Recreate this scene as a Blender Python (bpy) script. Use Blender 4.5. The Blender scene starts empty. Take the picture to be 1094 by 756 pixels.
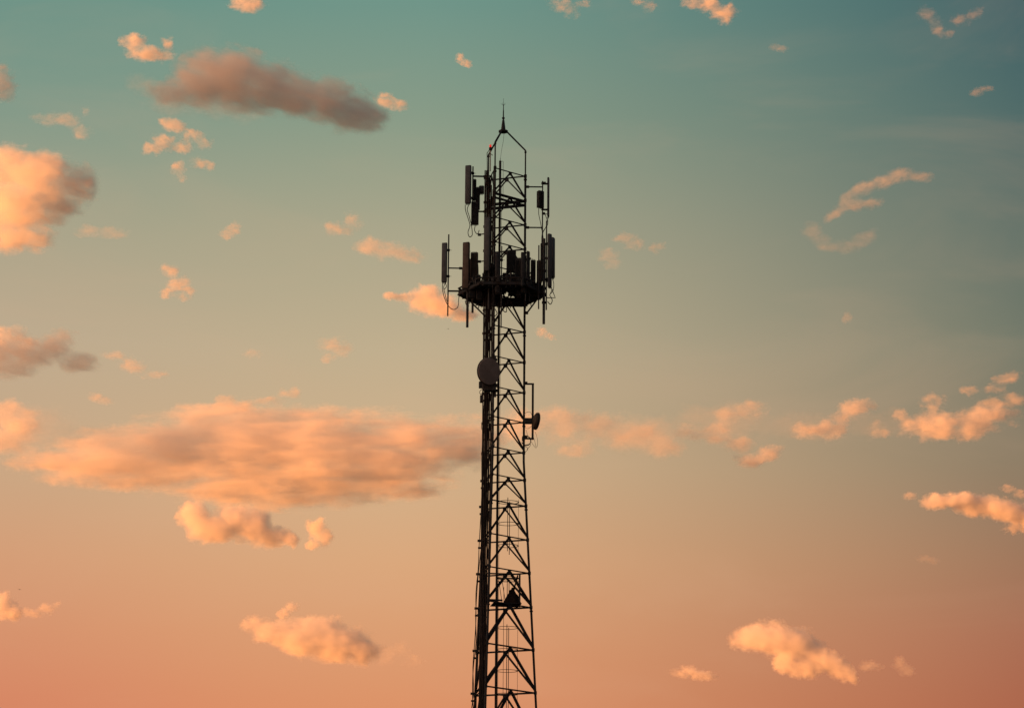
import bpy, bmesh, math, random
from mathutils import Vector, Matrix, Euler
R = math.radians
random.seed(7)
SC = bpy.context.scene
COL = SC.collection

# ---------------------------------------------------------------- camera
F = 3170.0                      # focal length in photo pixels (photo is 1094 wide)
PITCH, ROLL = R(15.5), R(0.4)
CAM = Vector((0, 0, 1.7))
Fw = Vector((0, math.cos(PITCH), math.sin(PITCH)))
U0 = Vector((0, -math.sin(PITCH), math.cos(PITCH)))
X0v = Vector((1, 0, 0))
Rt = X0v * math.cos(ROLL) + U0 * math.sin(ROLL)
Up = -X0v * math.sin(ROLL) + U0 * math.cos(ROLL)
cam = bpy.data.cameras.new('camera')
cam.lens = 36 * F / 1094
cam.sensor_width = 36
cam.clip_start, cam.clip_end = 0.1, 90000
cam_o = bpy.data.objects.new('camera', cam)
COL.objects.link(cam_o)
M3 = Matrix((Rt, Up, -Fw)).transposed()
cam_o.matrix_world = Matrix.Translation(CAM) @ M3.to_4x4()
SC.camera = cam_o


def P(x, y, Y):
    """point of the place at depth Y that the photo shows at pixel x, y"""
    d = Fw + Rt * ((x - 547) / F) + Up * ((378 - y) / F)
    return CAM + d * (Y / d.y)


def elev(y):
    return math.degrees(PITCH + math.atan((378 - y) / F))


def lin(c):
    return tuple(((v / 255 + 0.055) / 1.055) ** 2.4 if v > 10 else v / 255 / 12.92 for v in c)


# ---------------------------------------------------------------- render settings
SC.view_settings.view_transform = 'Standard'
SC.view_settings.look = 'None'
EXPO = 1.45
SC.view_settings.exposure = EXPO
SC.view_settings.gamma = 1
SC.cycles.use_denoising = True
SC.cycles.volume_bounces = 6
SC.cycles.max_bounces = 8
SC.cycles.volume_max_steps = 256
SC.cycles.sample_clamp_indirect = 4

# ---------------------------------------------------------------- world: dusk sky
SUN_EL, SUN_AZ = R(-1.6), R(-112)     # azimuth from +Y, clockwise
w = bpy.data.worlds.new('World')
SC.world = w
w.use_nodes = True
nt = w.node_tree
nt.nodes.clear()
N = nt.nodes.new
L = nt.links.new
out = N('ShaderNodeOutputWorld')
sky = N('ShaderNodeTexSky')
sky.sky_type = 'NISHITA'
sky.sun_disc = False
sky.sun_elevation = SUN_EL
sky.sun_rotation = SUN_AZ
bg1 = N('ShaderNodeBackground')
bg1.inputs['Strength'].default_value = 0.05
L(sky.outputs[0], bg1.inputs['Color'])
tc = N('ShaderNodeTexCoord')
sep = N('ShaderNodeSeparateXYZ')
L(tc.outputs['Generated'], sep.inputs[0])


def math_node(tree, op, a, b=None, c=None, clamp=False):
    n = tree.nodes.new('ShaderNodeMath')
    n.operation = op
    n.use_clamp = clamp
    for i, v in enumerate((a, b, c)):
        if v is None:
            continue
        if isinstance(v, (int, float)):
            n.inputs[i].default_value = v
        else:
            tree.links.new(v, n.inputs[i])
    return n.outputs[0]


def map_range(tree, v, a, b, c=0.0, d=1.0, kind='LINEAR'):
    n = tree.nodes.new('ShaderNodeMapRange')
    n.interpolation_type = kind
    tree.links.new(v, n.inputs['Value'])
    for k, x in (('From Min', a), ('From Max', b), ('To Min', c), ('To Max', d)):
        n.inputs[k].default_value = x
    return n.outputs['Result']


el = math_node(nt, 'ARCSINE', sep.outputs['Z'])
t_el = map_range(nt, el, R(-5), R(65))
az = math_node(nt, 'ARCTAN2', sep.outputs['X'], sep.outputs['Y'])   # 0 ahead, + to the right
EM = 1.0
LEFT = [(756, (213, 130, 95)), (680, (213, 143, 104)), (600, (211, 155, 115)), (504, (200, 165, 128)), (378, (189, 168, 138)), (252, (163, 160, 133)), (126, (124, 150, 132)), (0, (98, 143, 130))]
MID = [(756, (219, 143, 99)), (680, (218, 154, 109)), (600, (217, 165, 120)), (504, (208, 173, 132)), (378, (191, 172, 138)), (252, (168, 163, 134)), (126, (133, 152, 130)), (0, (106, 146, 132))]
RIGHT = [(756, (166, 92, 67)), (680, (164, 102, 76)), (600, (153, 111, 83)), (504, (133, 116, 92)), (378, (108, 114, 97)), (252, (88, 106, 96)), (126, (68, 99, 96)), (0, (50, 90, 94))]


def sky_ramp(stops, low, high):
    r = N('ShaderNodeValToRGB')
    e = r.color_ramp.elements
    pts = [(-5, low[0]), (0, low[1]), (5, low[2])] + [(elev(y), c) for y, c in stops] + [(34, high[0]), (62, high[1])]
    for i, (a, c) in enumerate(pts):
        pos = (a + 5) / 70
        if i < 2:
            s = e[i]
            s.position = pos
        else:
            s = e.new(pos)
        s.color = (*lin(c), 1)
    L(t_el, r.inputs[0])
    return r.outputs[0]


ra = sky_ramp(LEFT, ((60, 45, 45), (190, 92, 75), (204, 106, 82)), ((62, 112, 116), (40, 80, 96)))
rb = sky_ramp(RIGHT, ((45, 38, 40), (130, 72, 66), (142, 78, 66)), ((38, 76, 86), (28, 56, 72)))
rm = sky_ramp(MID, ((60, 45, 45), (190, 96, 76), (208, 122, 92)), ((58, 108, 114), (38, 76, 92)))
m1 = N('ShaderNodeMix')
m1.data_type = 'RGBA'
L(map_range(nt, az, R(-11), R(-2.5), kind='SMOOTHSTEP'), m1.inputs['Factor'])
L(ra, m1.inputs['A'])
L(rm, m1.inputs['B'])
mixs = N('ShaderNodeMix')
mixs.data_type = 'RGBA'
L(math_node(nt, 'POWER', map_range(nt, az, R(-2.0), R(10.3)), 1.25), mixs.inputs['Factor'])
L(m1.outputs['Result'], mixs.inputs['A'])
L(rb, mixs.inputs['B'])
# the bright orange glow low in the west round the set sun, far outside the frame on the left
dt = N('ShaderNodeVectorMath')
dt.operation = 'DOT_PRODUCT'
L(tc.outputs['Generated'], dt.inputs[0])
dt.inputs[1].default_value = (math.sin(SUN_AZ), math.cos(SUN_AZ), 0.05)
gl = math_node(nt, 'POWER', math_node(nt, 'MAXIMUM', dt.outputs['Value'], 0.0), 5.0)
bg3 = N('ShaderNodeBackground')
bg3.inputs['Color'].default_value = (0.95, 0.47, 0.25, 1)
L(math_node(nt, 'MULTIPLY', gl, 1.0), bg3.inputs['Strength'])
bg2 = N('ShaderNodeBackground')
bg2.inputs['Strength'].default_value = 0.97 / 2 ** EXPO
# thin uneven veils of high haze, a few per cent brighter and warmer than the clear sky
vm = N('ShaderNodeMapping')
vm.inputs['Scale'].default_value = (7.0, 7.0, 22.0)
vm.inputs['Rotation'].default_value = (0, R(4), 0)
L(tc.outputs['Generated'], vm.inputs['Vector'])
vn = N('ShaderNodeTexNoise')
vn.inputs['Scale'].default_value = 1.3
vn.inputs['Detail'].default_value = 6
vn.inputs['Roughness'].default_value = 0.55
vn.inputs['Distortion'].default_value = 0.6
L(vm.outputs[0], vn.inputs['Vector'])
veil = N('ShaderNodeMix')
veil.data_type = 'RGBA'
veil.inputs['B'].default_value = (0.72, 0.42, 0.25, 1)
L(map_range(nt, vn.outputs['Fac'], 0.46, 0.74, 0, 0.10, 'SMOOTHSTEP'), veil.inputs['Factor'])
L(mixs.outputs['Result'], veil.inputs['A'])
L(veil.outputs['Result'], bg2.inputs['Color'])
add = N('ShaderNodeAddShader')
L(bg1.outputs[0], add.inputs[0])
L(bg2.outputs[0], add.inputs[1])
add2 = N('ShaderNodeAddShader')
L(add.outputs[0], add2.inputs[0])
L(bg3.outputs[0], add2.inputs[1])
L(add2.outputs[0], out.inputs['Surface'])

# ---------------------------------------------------------------- sun
sl = bpy.data.lights.new('sun', 'SUN')
sl.energy = 4.7
sl.angle = R(0.5)
sl.color = (1.0, 0.325, 0.078)
so = bpy.data.objects.new('sun', sl)
COL.objects.link(so)
to_sun = Vector((math.sin(SUN_AZ) * math.cos(SUN_EL), math.cos(SUN_AZ) * math.cos(SUN_EL), math.sin(SUN_EL)))
so.rotation_euler = to_sun.to_track_quat('Z', 'Y').to_euler()


# ---------------------------------------------------------------- helpers
def tag(o, label=None, cat=None, group=None, kind=None):
    for k, v in (('label', label), ('category', cat), ('group', group), ('kind', kind)):
        if v:
            o[k] = v
    return o


def thing(name, label, cat, loc, group=None):
    o = bpy.data.objects.new(name, None)
    o.empty_display_size = 0.2
    COL.objects.link(o)
    o.location = loc
    tag(o, label, cat, group)
    o['_loc'] = tuple(loc)
    return o


def origin(o):
    v = Vector((0, 0, 0))
    while o is not None:
        v += o.location
        o = o.parent
    return v


class MB:
    """collects shapes in world coordinates and links them as one mesh object"""

    def __init__(s):
        s.v, s.f = [], []

    def add(s, vs, fs):
        b = len(s.v)
        s.v += [Vector(v) for v in vs]
        s.f += [[i + b for i in f] for f in fs]
        return s

    def box(s, c, size, yaw=0.0, tilt=0.0, rot=None, bev=0.0):
        hx, hy, hz = (q / 2 for q in size)
        m = rot if rot is not None else Euler((tilt, 0, yaw)).to_matrix()
        b = min(bev, hx * 0.9, hy * 0.9)
        if b > 0:
            prof = []
            for sx, sy, a0 in ((1, 1, 0), (-1, 1, 90), (-1, -1, 180), (1, -1, 270)):
                for k in range(4):
                    a = R(a0 + 30 * k)
                    prof.append((sx * (hx - b) + b * math.cos(a), sy * (hy - b) + b * math.sin(a)))
        else:
            prof = [(hx, hy), (-hx, hy), (-hx, -hy), (hx, -hy)]
        n = len(prof)
        cz = min(b, hz * 0.3) * 0.6
        rings = [(-hz, 0.0 if b == 0 else 1), (-hz + cz, 0), (hz - cz, 0), (hz, 1)] if b > 0 else [(-hz, 0), (hz, 0)]
        vs = []
        for z, inset in rings:
            k = 1 - (b * 0.6 / max(hx, hy)) * inset
            vs += [Vector(c) + m @ Vector((x * k, y * k, z)) for x, y in prof]
        fs = [list(range(n))[::-1], list(range(n * (len(rings) - 1), n * len(rings)))]
        for r in range(len(rings) - 1):
            fs += [[r * n + i, r * n + (i + 1) % n, (r + 1) * n + (i + 1) % n, (r + 1) * n + i] for i in range(n)]
        return s.add(vs, fs)

    def sweep(s, pts, prof, up=Vector((0, 0, 1))):
        """prof: list of (a, b) offsets; straight or bent path"""
        pts = [Vector(p) for p in pts]
        n = len(prof)
        vs = []
        prev = None
        for i, p in enumerate(pts):
            d = ((pts[min(i + 1, len(pts) - 1)] - p).normalized() + (p - pts[max(i - 1, 0)]).normalized())
            if d.length < 1e-6:
                d = Vector((0, 0, 1))
            d.normalize()
            if prev is None:
                a = up.cross(d)
                if a.length < 0.05:
                    a = Vector((1, 0, 0)).cross(d)
                    if a.length < 0.05:
                        a = Vector((0, 1, 0)).cross(d)
            else:
                a = prev - d * prev.dot(d)
            a.normalize()
            prev = a
            b = d.cross(a)
            rr = 1.0
            vs += [p + a * (x * rr) + b * (y * rr) for x, y in prof]
        fs = [list(range(n))[::-1], list(range(n * (len(pts) - 1), n * len(pts)))]
        for r in range(len(pts) - 1):
            fs += [[r * n + i, r * n + (i + 1) % n, (r + 1) * n + (i + 1) % n, (r + 1) * n + i] for i in range(n)]
        return s.add(vs, fs)

    def tube(s, pts, r, n=8):
        return s.sweep(pts, [(r * math.cos(2 * math.pi * k / n), r * math.sin(2 * math.pi * k / n)) for k in range(n)])

    def cone(s, a, b, r1, r2, n=12):
        a, b = Vector(a), Vector(b)
        d = (b - a).normalized()
        x = d.orthogonal().normalized()
        y = d.cross(x)
        vs = [q + (x * math.cos(2 * math.pi * k / n) + y * math.sin(2 * math.pi * k / n)) * r for q, r in ((a, r1), (b, r2)) for k in range(n)]
        fs = [list(range(n))[::-1], list(range(n, 2 * n))] + [[i, (i + 1) % n, n + (i + 1) % n, n + i] for i in range(n)]
        return s.add(vs, fs)

    def angle_bar(s, a, b, w_, t=0.01, up=Vector((0, 0, 1))):
        h = w_ / 2
        return s.sweep([a, b], [(-h, -h), (h, -h), (h, -h + t), (-h + t, -h + t), (-h + t, h), (-h, h)], up)

    def lathe(s, c, axis, prof, n=32):
        """prof: (radius, distance along axis)"""
        c, d = Vector(c), Vector(axis).normalized()
        x = d.orthogonal().normalized()
        y = d.cross(x)
        vs = []
        for r, h in prof:
            vs += [c + d * h + (x * math.cos(2 * math.pi * k / n) + y * math.sin(2 * math.pi * k / n)) * max(r, 1e-4) for k in range(n)]
        fs = [list(range(n))[::-1], list(range(n * (len(prof) - 1), n * len(prof)))]
        for r in range(len(prof) - 1):
            fs += [[r * n + i, r * n + (i + 1) % n, (r + 1) * n + (i + 1) % n, (r + 1) * n + i] for i in range(n)]
        return s.add(vs, fs)

    def build(s, name, mat, parent=None, smooth=False):
        o0 = origin(parent) if parent else Vector((0, 0, 0))
        me = bpy.data.meshes.new(name)
        me.from_pydata([v - o0 for v in s.v], [], s.f)
        bm = bmesh.new()
        bm.from_mesh(me)
        bmesh.ops.recalc_face_normals(bm, faces=bm.faces)
        bm.to_mesh(me)
        bm.free()
        if smooth:
            me.shade_smooth()
            me.set_sharp_from_angle(angle=R(40))
        me.materials.append(mat)
        o = bpy.data.objects.new(name, me)
        COL.objects.link(o)
        if parent:
            o.parent = parent
        return o


def curve(pts, k=6):
    """Catmull-Rom through the points"""
    pts = [Vector(p) for p in pts]
    q = [pts[0] * 2 - pts[1]] + pts + [pts[-1] * 2 - pts[-2]]
    res = []
    for i in range(1, len(q) - 2):
        for j in range(k):
            t = j / k
            a, b, c, d = q[i - 1], q[i], q[i + 1], q[i + 2]
            res.append(0.5 * ((2 * b) + (c - a) * t + (2 * a - 5 * b + 4 * c - d) * t * t + (3 * b - a - 3 * c + d) * t ** 3))
    res.append(pts[-1])
    return res


def material(name, c1, c2, rough=0.5, metal=0.0, scale=6.0, spec=0.4, bump=0.0):
    m = bpy.data.materials.new(name)
    m.use_nodes = True
    t = m.node_tree
    b = t.nodes['Principled BSDF']
    co = t.nodes.new('ShaderNodeTexCoord')
    no = t.nodes.new('ShaderNodeTexNoise')
    no.inputs['Scale'].default_value = scale
    no.inputs['Detail'].default_value = 5
    t.links.new(co.outputs['Object'], no.inputs['Vector'])
    mx = t.nodes.new('ShaderNodeMix')
    mx.data_type = 'RGBA'
    mx.inputs['A'].default_value = (*c1, 1)
    mx.inputs['B'].default_value = (*c2, 1)
    t.links.new(map_range(t, no.outputs['Fac'], 0.38, 0.62), mx.inputs['Factor'])
    t.links.new(mx.outputs['Result'], b.inputs['Base Color'])
    t.links.new(map_range(t, no.outputs['Fac'], 0.3, 0.7, rough - 0.1, rough + 0.12), b.inputs['Roughness'])
    b.inputs['Metallic'].default_value = metal
    b.inputs['Specular IOR Level'].default_value = spec
    if bump:
        bp = t.nodes.new('ShaderNodeBump')
        bp.inputs['Strength'].default_value = bump
        t.links.new(no.outputs['Fac'], bp.inputs['Height'])
        t.links.new(bp.outputs[0], b.inputs['Normal'])
    return m


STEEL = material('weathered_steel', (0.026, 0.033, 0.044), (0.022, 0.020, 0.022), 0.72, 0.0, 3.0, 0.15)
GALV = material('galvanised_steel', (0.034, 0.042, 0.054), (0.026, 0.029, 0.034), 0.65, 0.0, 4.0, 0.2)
PALE = material('pale_painted_metal', (0.32, 0.31, 0.30), (0.22, 0.21, 0.20), 0.5, 0.0, 8.0)
CABLE = material('black_rubber_cable', (0.018, 0.023, 0.030), (0.026, 0.029, 0.034), 0.7, 0.0, 9.0, 0.15)
RADOME = material('grey_radome', (0.062, 0.078, 0.100), (0.048, 0.060, 0.076), 0.65, 0.0, 3.0, 0.25)
RADOME_LIT = material('warm_lit_radome', (0.070, 0.058, 0.052), (0.048, 0.042, 0.040), 0.65, 0.0, 3.0, 0.25)  # radome grey with the warm side light mixed into its base colour
DISH = material('dusty_dish_cover', (0.215, 0.195, 0.200), (0.170, 0.155, 0.160), 0.8, 0.0, 2.0, 0.1)
UNIT = material('dark_radio_housing', (0.032, 0.038, 0.047), (0.022, 0.025, 0.030), 0.7, 0.0, 5.0, 0.2)
TRAY = material('cable_jacket', (0.034, 0.028, 0.028), (0.019, 0.018, 0.020), 0.75, 0.0, 2.5, 0.15)  # warm reddish sheen painted into the jacket colour as lighter patches
SACK = material('dark_canvas', (0.022, 0.018, 0.016), (0.012, 0.010, 0.010), 0.95, 0.0, 20.0, 0.05, 0.4)
FEATHER = material('dark_feathers', (0.03, 0.026, 0.022), (0.018, 0.016, 0.015), 0.9, 0.0, 20.0, 0.1)
CONC = material('concrete', (0.30, 0.29, 0.27), (0.22, 0.21, 0.20), 0.9, 0.0, 2.0, 0.2, 0.3)
SOIL = material('dry_grass_ground', (0.050, 0.055, 0.025), (0.085, 0.065, 0.040), 0.95, 0.0, 0.15, 0.1, 0.4)
LAMP = bpy.data.materials.new('red_warning_lens')
LAMP.use_nodes = True
_b = LAMP.node_tree.nodes['Principled BSDF']
_n = LAMP.node_tree.nodes.new('ShaderNodeTexNoise')
_n.inputs['Scale'].default_value = 12
_r = LAMP.node_tree.nodes.new('ShaderNodeMix')
_r.data_type = 'RGBA'
_r.inputs['A'].default_value = (0.9, 0.02, 0.015, 1)
_r.inputs['B'].default_value = (0.75, 0.015, 0.012, 1)
LAMP.node_tree.links.new(_n.outputs['Fac'], _r.inputs['Factor'])
LAMP.node_tree.links.new(_r.outputs['Result'], _b.inputs['Base Color'])
LAMP.node_tree.links.new(_r.outputs['Result'], _b.inputs['Emission Color'])
_b.inputs['Emission Strength'].default_value = 0.22

# ---------------------------------------------------------------- ground
D = 140.0
g = MB()
ring = [(r * math.cos(2 * math.pi * k / 72), r * math.sin(2 * math.pi * k / 72), 0) for r in (40, 300, 2500, 40000) for k in range(72)]
g.add([(0, 0, 0)] + ring, [[0, 1 + k, 1 + (k + 1) % 72] for k in range(72)] +
      [[1 + q * 72 + k, 1 + (q + 1) * 72 + k, 1 + (q + 1) * 72 + (k + 1) % 72, 1 + q * 72 + (k + 1) % 72] for q in range(3) for k in range(72)])
tag(g.build('ground', SOIL), 'dry grassy ground under the mast', kind='structure')

# ================================================================ the lattice mast
TH = R(10)
AX = P(535.7, 387, D).x
r_up = (P(559.9, 430, D).x - AX) / math.cos(TH)
z_k = P(559.5, 492, D).z
r_lo = (P(573.2, 756, D).x - P(533.1, 756, D).x) / math.cos(TH)
z_b = P(573.2, 756, D).z


def rad(z):
    return r_up if z >= z_k else r_up + (r_lo - r_up) * (z_k - z) / (z_k - z_b)


def leg_pt(j, z, dr=0.0):
    a = TH + (0, math.pi * 4 / 3, math.pi * 2 / 3)[j]      # 0 right, 1 near left, 2 far left
    r = rad(z) + dr
    return Vector((AX + r * math.cos(a), D + r * math.sin(a), z))


def zr(y):
    return P(560, y, D + 0.15).z


levels_px = [188, 214, 240, 266, 292, 322, 354.5, 386.9, 419.2, 451, 483.3, 512.5, 540, 576, 611.5, 648, 693.3, 739]
LV = [zr(y) for y in levels_px]
z_top = LV[0]
low = []
z = LV[-1]
step = LV[-2] - LV[-1]
nlow = 9
for k in range(nlow):
    low.append(LV[-1] * (1 - (k + 1) / nlow) + 0.35 * ((k + 1) / nlow))
ALL = LV + low[:-1] + [0.9]

tower = thing('lattice_mast', 'tall dark triangular steel lattice mast with a peaked frame and spike on top', 'mast', (AX, D, 0))
for j in range(3):
    m = MB()
    zt = z_top + 0.05
    m.tube([leg_pt(j, 0.3), leg_pt(j, z_k - 6), leg_pt(j, z_k), leg_pt(j, zt)], 0.056, 12)
    for i in range(0, len(ALL), 3):                    # flange joints
        q = leg_pt(j, ALL[i] - 0.18)
        m.cone(q - Vector((0, 0, 0.03)), q + Vector((0, 0, 0.03)), 0.085, 0.085, 12)
    for zz in ALL:                                     # gusset plates at the joints
        q = leg_pt(j, zz)
        m.box(q, (0.13, 0.12, 0.16), TH)
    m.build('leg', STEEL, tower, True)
    f = MB()
    f.box(leg_pt(j, 0.16), (0.9, 0.9, 0.32), TH)
    f.build('concrete_footing', CONC, tower)

for i, zz in enumerate(ALL):
    ww = 0.056 if i < 12 else (0.062 if i < 15 else 0.075)
    wd = 0.066 if i < 12 else (0.075 if i < 14 else 0.10)
    for j in range(3):
        a, b = leg_pt(j, zz), leg_pt((j + 1) % 3, zz)
        mid = (a + b) / 2
        d = (b - a).normalized()
        m = MB()
        m.angle_bar(a, b, ww, 0.012)
        yaw = math.atan2(d.y, d.x)
        m.box(mid - Vector((0, 0, 0.10)), (0.20, 0.015, 0.17), yaw)
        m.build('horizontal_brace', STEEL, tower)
        if i + 1 < len(ALL):
            zn = ALL[i + 1]
            apex = mid - Vector((0, 0, 0.12))
            m = MB()
            for e, s_ in ((leg_pt(j, zn + 0.12), -1), (leg_pt((j + 1) % 3, zn + 0.12), 1)):
                m.angle_bar(apex + d * (0.05 * s_), e, wd, 0.014)
            m.build('cross_brace', STEEL, tower)

# peaked top frame: three bent bars to a small hub
nrm = lambda v: Vector((v.x - AX, v.y - D, 0)).normalized()
hub = P(537.2, 140.5, D)
hub = Vector((AX, D, hub.z))
z_bend = P(561, 160, D).z
for j in range(3):
    a = leg_pt(j, z_top)
    b = leg_pt(j, z_bend)
    n_ = nrm(a)
    c = Vector((AX, D, hub.z - 0.02)) + n_ * 0.20
    m = MB()
    m.tube([a, b], 0.037, 10)
    m.tube([b - Vector((0, 0, 0.05)), b + Vector((0, 0, 0.02)), c, Vector((AX, D, hub.z))], 0.043, 10)
    m.cone(b - Vector((0, 0, 0.10)), b - Vector((0, 0, 0.03)), 0.058, 0.058)
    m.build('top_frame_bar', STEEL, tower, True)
sp = MB()
hb = Vector((AX, D, hub.z))
sz = lambda y: Vector((AX, D, P(537, y, D).z))
sp.lathe(hb, (0, 0, 1), [(0.24, -0.04), (0.24, 0.03), (0.13, 0.05), (0.115, 0.12), (0.06, (sz(129) - hb).z), (0.035, (sz(127.5) - hb).z), (0.075, (sz(126.8) - hb).z), (0.075, (sz(126) - hb).z), (0.033, (sz(125) - hb).z), (0.030, (sz(118.5) - hb).z), (0.022, (sz(118) - hb).z), (0.018, (sz(113) - hb).z), (0.03, (sz(112.8) - hb).z), (0.008, (sz(112) - hb).z), (0.005, (sz(105) - hb).z)], 12)
for k in range(5):
    a = TH + k * 2 * math.pi / 5 + 0.3
    sp.cone(sz(112.9), sz(110.7) + Vector((math.cos(a), math.sin(a), 0)) * 0.13, 0.008, 0.004, 6)
sp.build('lightning_spike', STEEL, tower, True)

# headframe strips at level 2 (triangular catwalk)
m = MB()
for j in range(3):
    for dz in (-0.03, -0.24):
        a, b = leg_pt(j, LV[1] + dz, -0.03), leg_pt((j + 1) % 3, LV[1] + dz, -0.03)
        m.angle_bar(a, b, 0.12, 0.015)
m.build('crossing_frame', STEEL, tower)

# ---------------------------------------------------------------- warning light
p0 = P(524.0, 156, D - 0.2)
t = thing('aviation_light', 'small glowing red warning light on a pale stalk at the mast top', 'warning light', P(523.7, 186, D - 0.2))
m = MB()
m.lathe(p0 - Vector((0, 0, 0.09)), (0, 0, 1), [(0.045, 0), (0.055, 0.03), (0.056, 0.11), (0.04, 0.15), (0.01, 0.165)], 14)
m.build('red_lens', LAMP, t, True)
m = MB()
m.lathe(p0 - Vector((0, 0, 0.24)), (0, 0, 1), [(0.05, 0), (0.075, 0.02), (0.075, 0.15)], 14)
m.build('lamp_base', STEEL, t, True)
m = MB()
m.tube([P(523.7, 183, D - 0.2), P(523.9, 159, D - 0.2)], 0.028)
m.build('stalk', PALE, t, True)
m = MB()
m.tube([P(520.6, 187, D + .6), P(520.4, 163.5, D + .6), P(523.6, 159.5, D - 0.1)], 0.018)
m.tube([P(526.2, 166, D - 1), P(523.6, 164, D - 0.1)], 0.018)
m.build('bracket', STEEL, t, True)

# ---------------------------------------------------------------- inner climbing pole + drop wire
t = thing('climbing_pole', 'slim vertical steel pole running up inside the mast behind the cables', 'pole', P(531.2, 620, D - 0.35).xy.to_3d())
pole_top = P(534.4, 172, D - 0.35)
xb = pole_top.x
t.location = (xb, D - 0.35, 0)
m = MB()
m.tube([(xb, D - .35, 0.02), (xb, D - .35, pole_top.z)], 0.058, 12)
m.cone(pole_top, pole_top + Vector((0, 0, 0.12)), 0.02, 0.01)
for i in range(len(ALL) * 2):
    pass
m.build('shaft', STEEL, t, True)
m = MB()
m.tube(curve([pole_top + Vector((0.02, 0, -0.05)), pole_top + Vector((0.14, 0, -0.03)), pole_top + Vector((0.15, 0, -0.3)), pole_top + Vector((0.16, 0, -2.2))]), 0.010, 6)
m.build('hook', STEEL, t, True)
for zz in ALL:
    m = MB()
    a, b = leg_pt(0, zz - 0.03), leg_pt(1, zz - 0.03)
    k = (xb - b.x) / (a.x - b.x)
    q = b.lerp(a, k)
    m.box((q + Vector((xb, D - .35, q.z))) / 2, (0.05, abs(q.y - D + .35), 0.03))
    m.build('clamp', STEEL, t)
w_ = MB()
w_.tube(curve([P(538.6, 141, D - 0.1), P(537.8, 150, D - .2), P(536.0, 160, D - .3), P(534.6, 170, D - .35)]), 0.008, 6)
tag(w_.build('earth_wire', CABLE, None, True), 'thin wire hanging from the spike base to the inner pole top', 'wire')
w_ = MB()
w_.tube([P(536.2, 190, D + .1), Vector((P(536.2, 190, D + .1).x, D + .1, 0.1))], 0.009, 6)
tag(w_.build('safety_line', CABLE, None, True), 'hair-thin vertical cable hanging inside the mast right of the pole', 'cable')

# ---------------------------------------------------------------- feeder cable ladder on the left side of the mast
t = thing('cable_ladder', 'broad dark vertical run of feeder cables up the left side of the mast', 'cable run', (leg_pt(1, 0).x - .2, D - 1.2, 0))
zs_top, zs_bot = P(523, 184, D - .6).z, 0.3


def ladder_k(z):                         # 0 at the foot of the taper, 1 in the straight upper mast
    return min(max((z - z_b) / (z_k - z_b), -1.2), 1.0)


def ladder_mid(z):                       # runs just outside the left face
    a = leg_pt(1, z)
    return a + Vector((-0.14 - 0.15 * ladder_k(z), 0.22, 0))


zz_list = [0.3, 10, z_b - 1, z_b + 4, z_k - 3, z_k, z_k + 4, z_k + 8, z_k + 12, zs_top]
for k in range(9):
    off = (-.19, -.15, -.10, -.065, -.02, .03, .085, .125, .185)[k]
    m = MB()
    rj = random.Random(k)
    top = zs_top - (0 if k < 5 else (k - 4) * 0.25)
    pts = []
    n_ = 26
    for i in range(n_ + 1):
        zz = 0.3 + (top - 0.3) * i / n_
        q = ladder_mid(zz)
        q = q + Vector((off * (0.78 + 0.22 * ladder_k(zz)) + rj.uniform(-.008, .008), -0.05 + (k % 2) * 0.05 + rj.uniform(-.008, .008), 0))
        pts.append(q)
    m.tube(curve(pts, 3), (.024, .02, .028, .02, .026, .03, .02, .026, .022)[k], 8)
    m.build('feeder_cable', TRAY, t, True)
for s_ in (-1, 1):
    m = MB()
    m.tube([ladder_mid(zz) + Vector((s_ * (0.165 + 0.045 * ladder_k(zz)), 0.06, 0)) for zz in zz_list], 0.022, 6)
    m.build('ladder_rail', STEEL, t, True)
m = MB()
rung = int((zs_top - 1) / 1.25)
for i in range(rung):
    q = ladder_mid(1 + i * 1.25)
    m.box(q + Vector((0, 0.03, 0)), (0.36 + 0.09 * ladder_k(q.z), 0.16, 0.04))
m.build('cable_cleat', STEEL, t)
# fat conduit beside the ladder and loose cables tied to the far-left leg
m = MB()
m.tube([ladder_mid(zz) + Vector((-0.02, 0.36, 0)) for zz in zz_list[:-2]], 0.07, 10)
m.build('conduit', TRAY, t, True)
for k, (dx, amp) in enumerate(((-0.09, 0.07), (-0.13, 0.06), (0.07, 0.02))):
    m = MB()
    rj = random.Random(40 + k)
    pts = []
    zt = P(517, 335 + 40 * k, D).z
    nn = 34
    for i in range(nn + 1):
        zz = 0.4 + (zt - 0.4) * i / nn
        q = leg_pt(2, zz)
        pts.append(q + Vector((dx + rj.uniform(-amp, amp), -0.1 + rj.uniform(-.03, .03), 0)))
    m.tube(curve(pts, 4), 0.022, 6)
    m.build('loose_cable', CABLE, t, True)
for i, zz in enumerate(ALL):
    m = MB()
    q = leg_pt(2, zz + 0.1)
    m.box(q + Vector((-0.10, -0.05, 0)), (0.26, 0.12, 0.10))
    m.build('leg_clip', STEEL, t)
    m = MB()
    q = leg_pt(2, zz - 0.25)
    m.box(q + Vector((-0.08, -0.05, 0)), (0.22, 0.10, 0.08))
    m.build('leg_clip', STEEL, t)
for (x, y, ww, hh) in ((513.8, 411, 0.20, 0.32), (514.6, 426, 0.16, 0.36), (518, 444, 0.14, 0.2)):
    c = P(x, y, D + 0.35)
    m = MB()
    m.box(c, (ww, 0.2, hh), 0.1, bev=0.02)
    m.build('junction_box', UNIT, t)
m = MB()
for pts in (((516, 415), (512.8, 417.5), (513, 420.5), (515.5, 421)), ((518, 431), (515.5, 437), (516.5, 443), (518, 446)), ((518, 447), (514.5, 453), (515, 459), (518.5, 460)), ((527, 471), (528.3, 476), (525.5, 479))):
    m.tube(curve([P(x, y, D - .1) for x, y in pts]), 0.016, 6)
m.build('cable_loop', CABLE, t, True)

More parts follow.
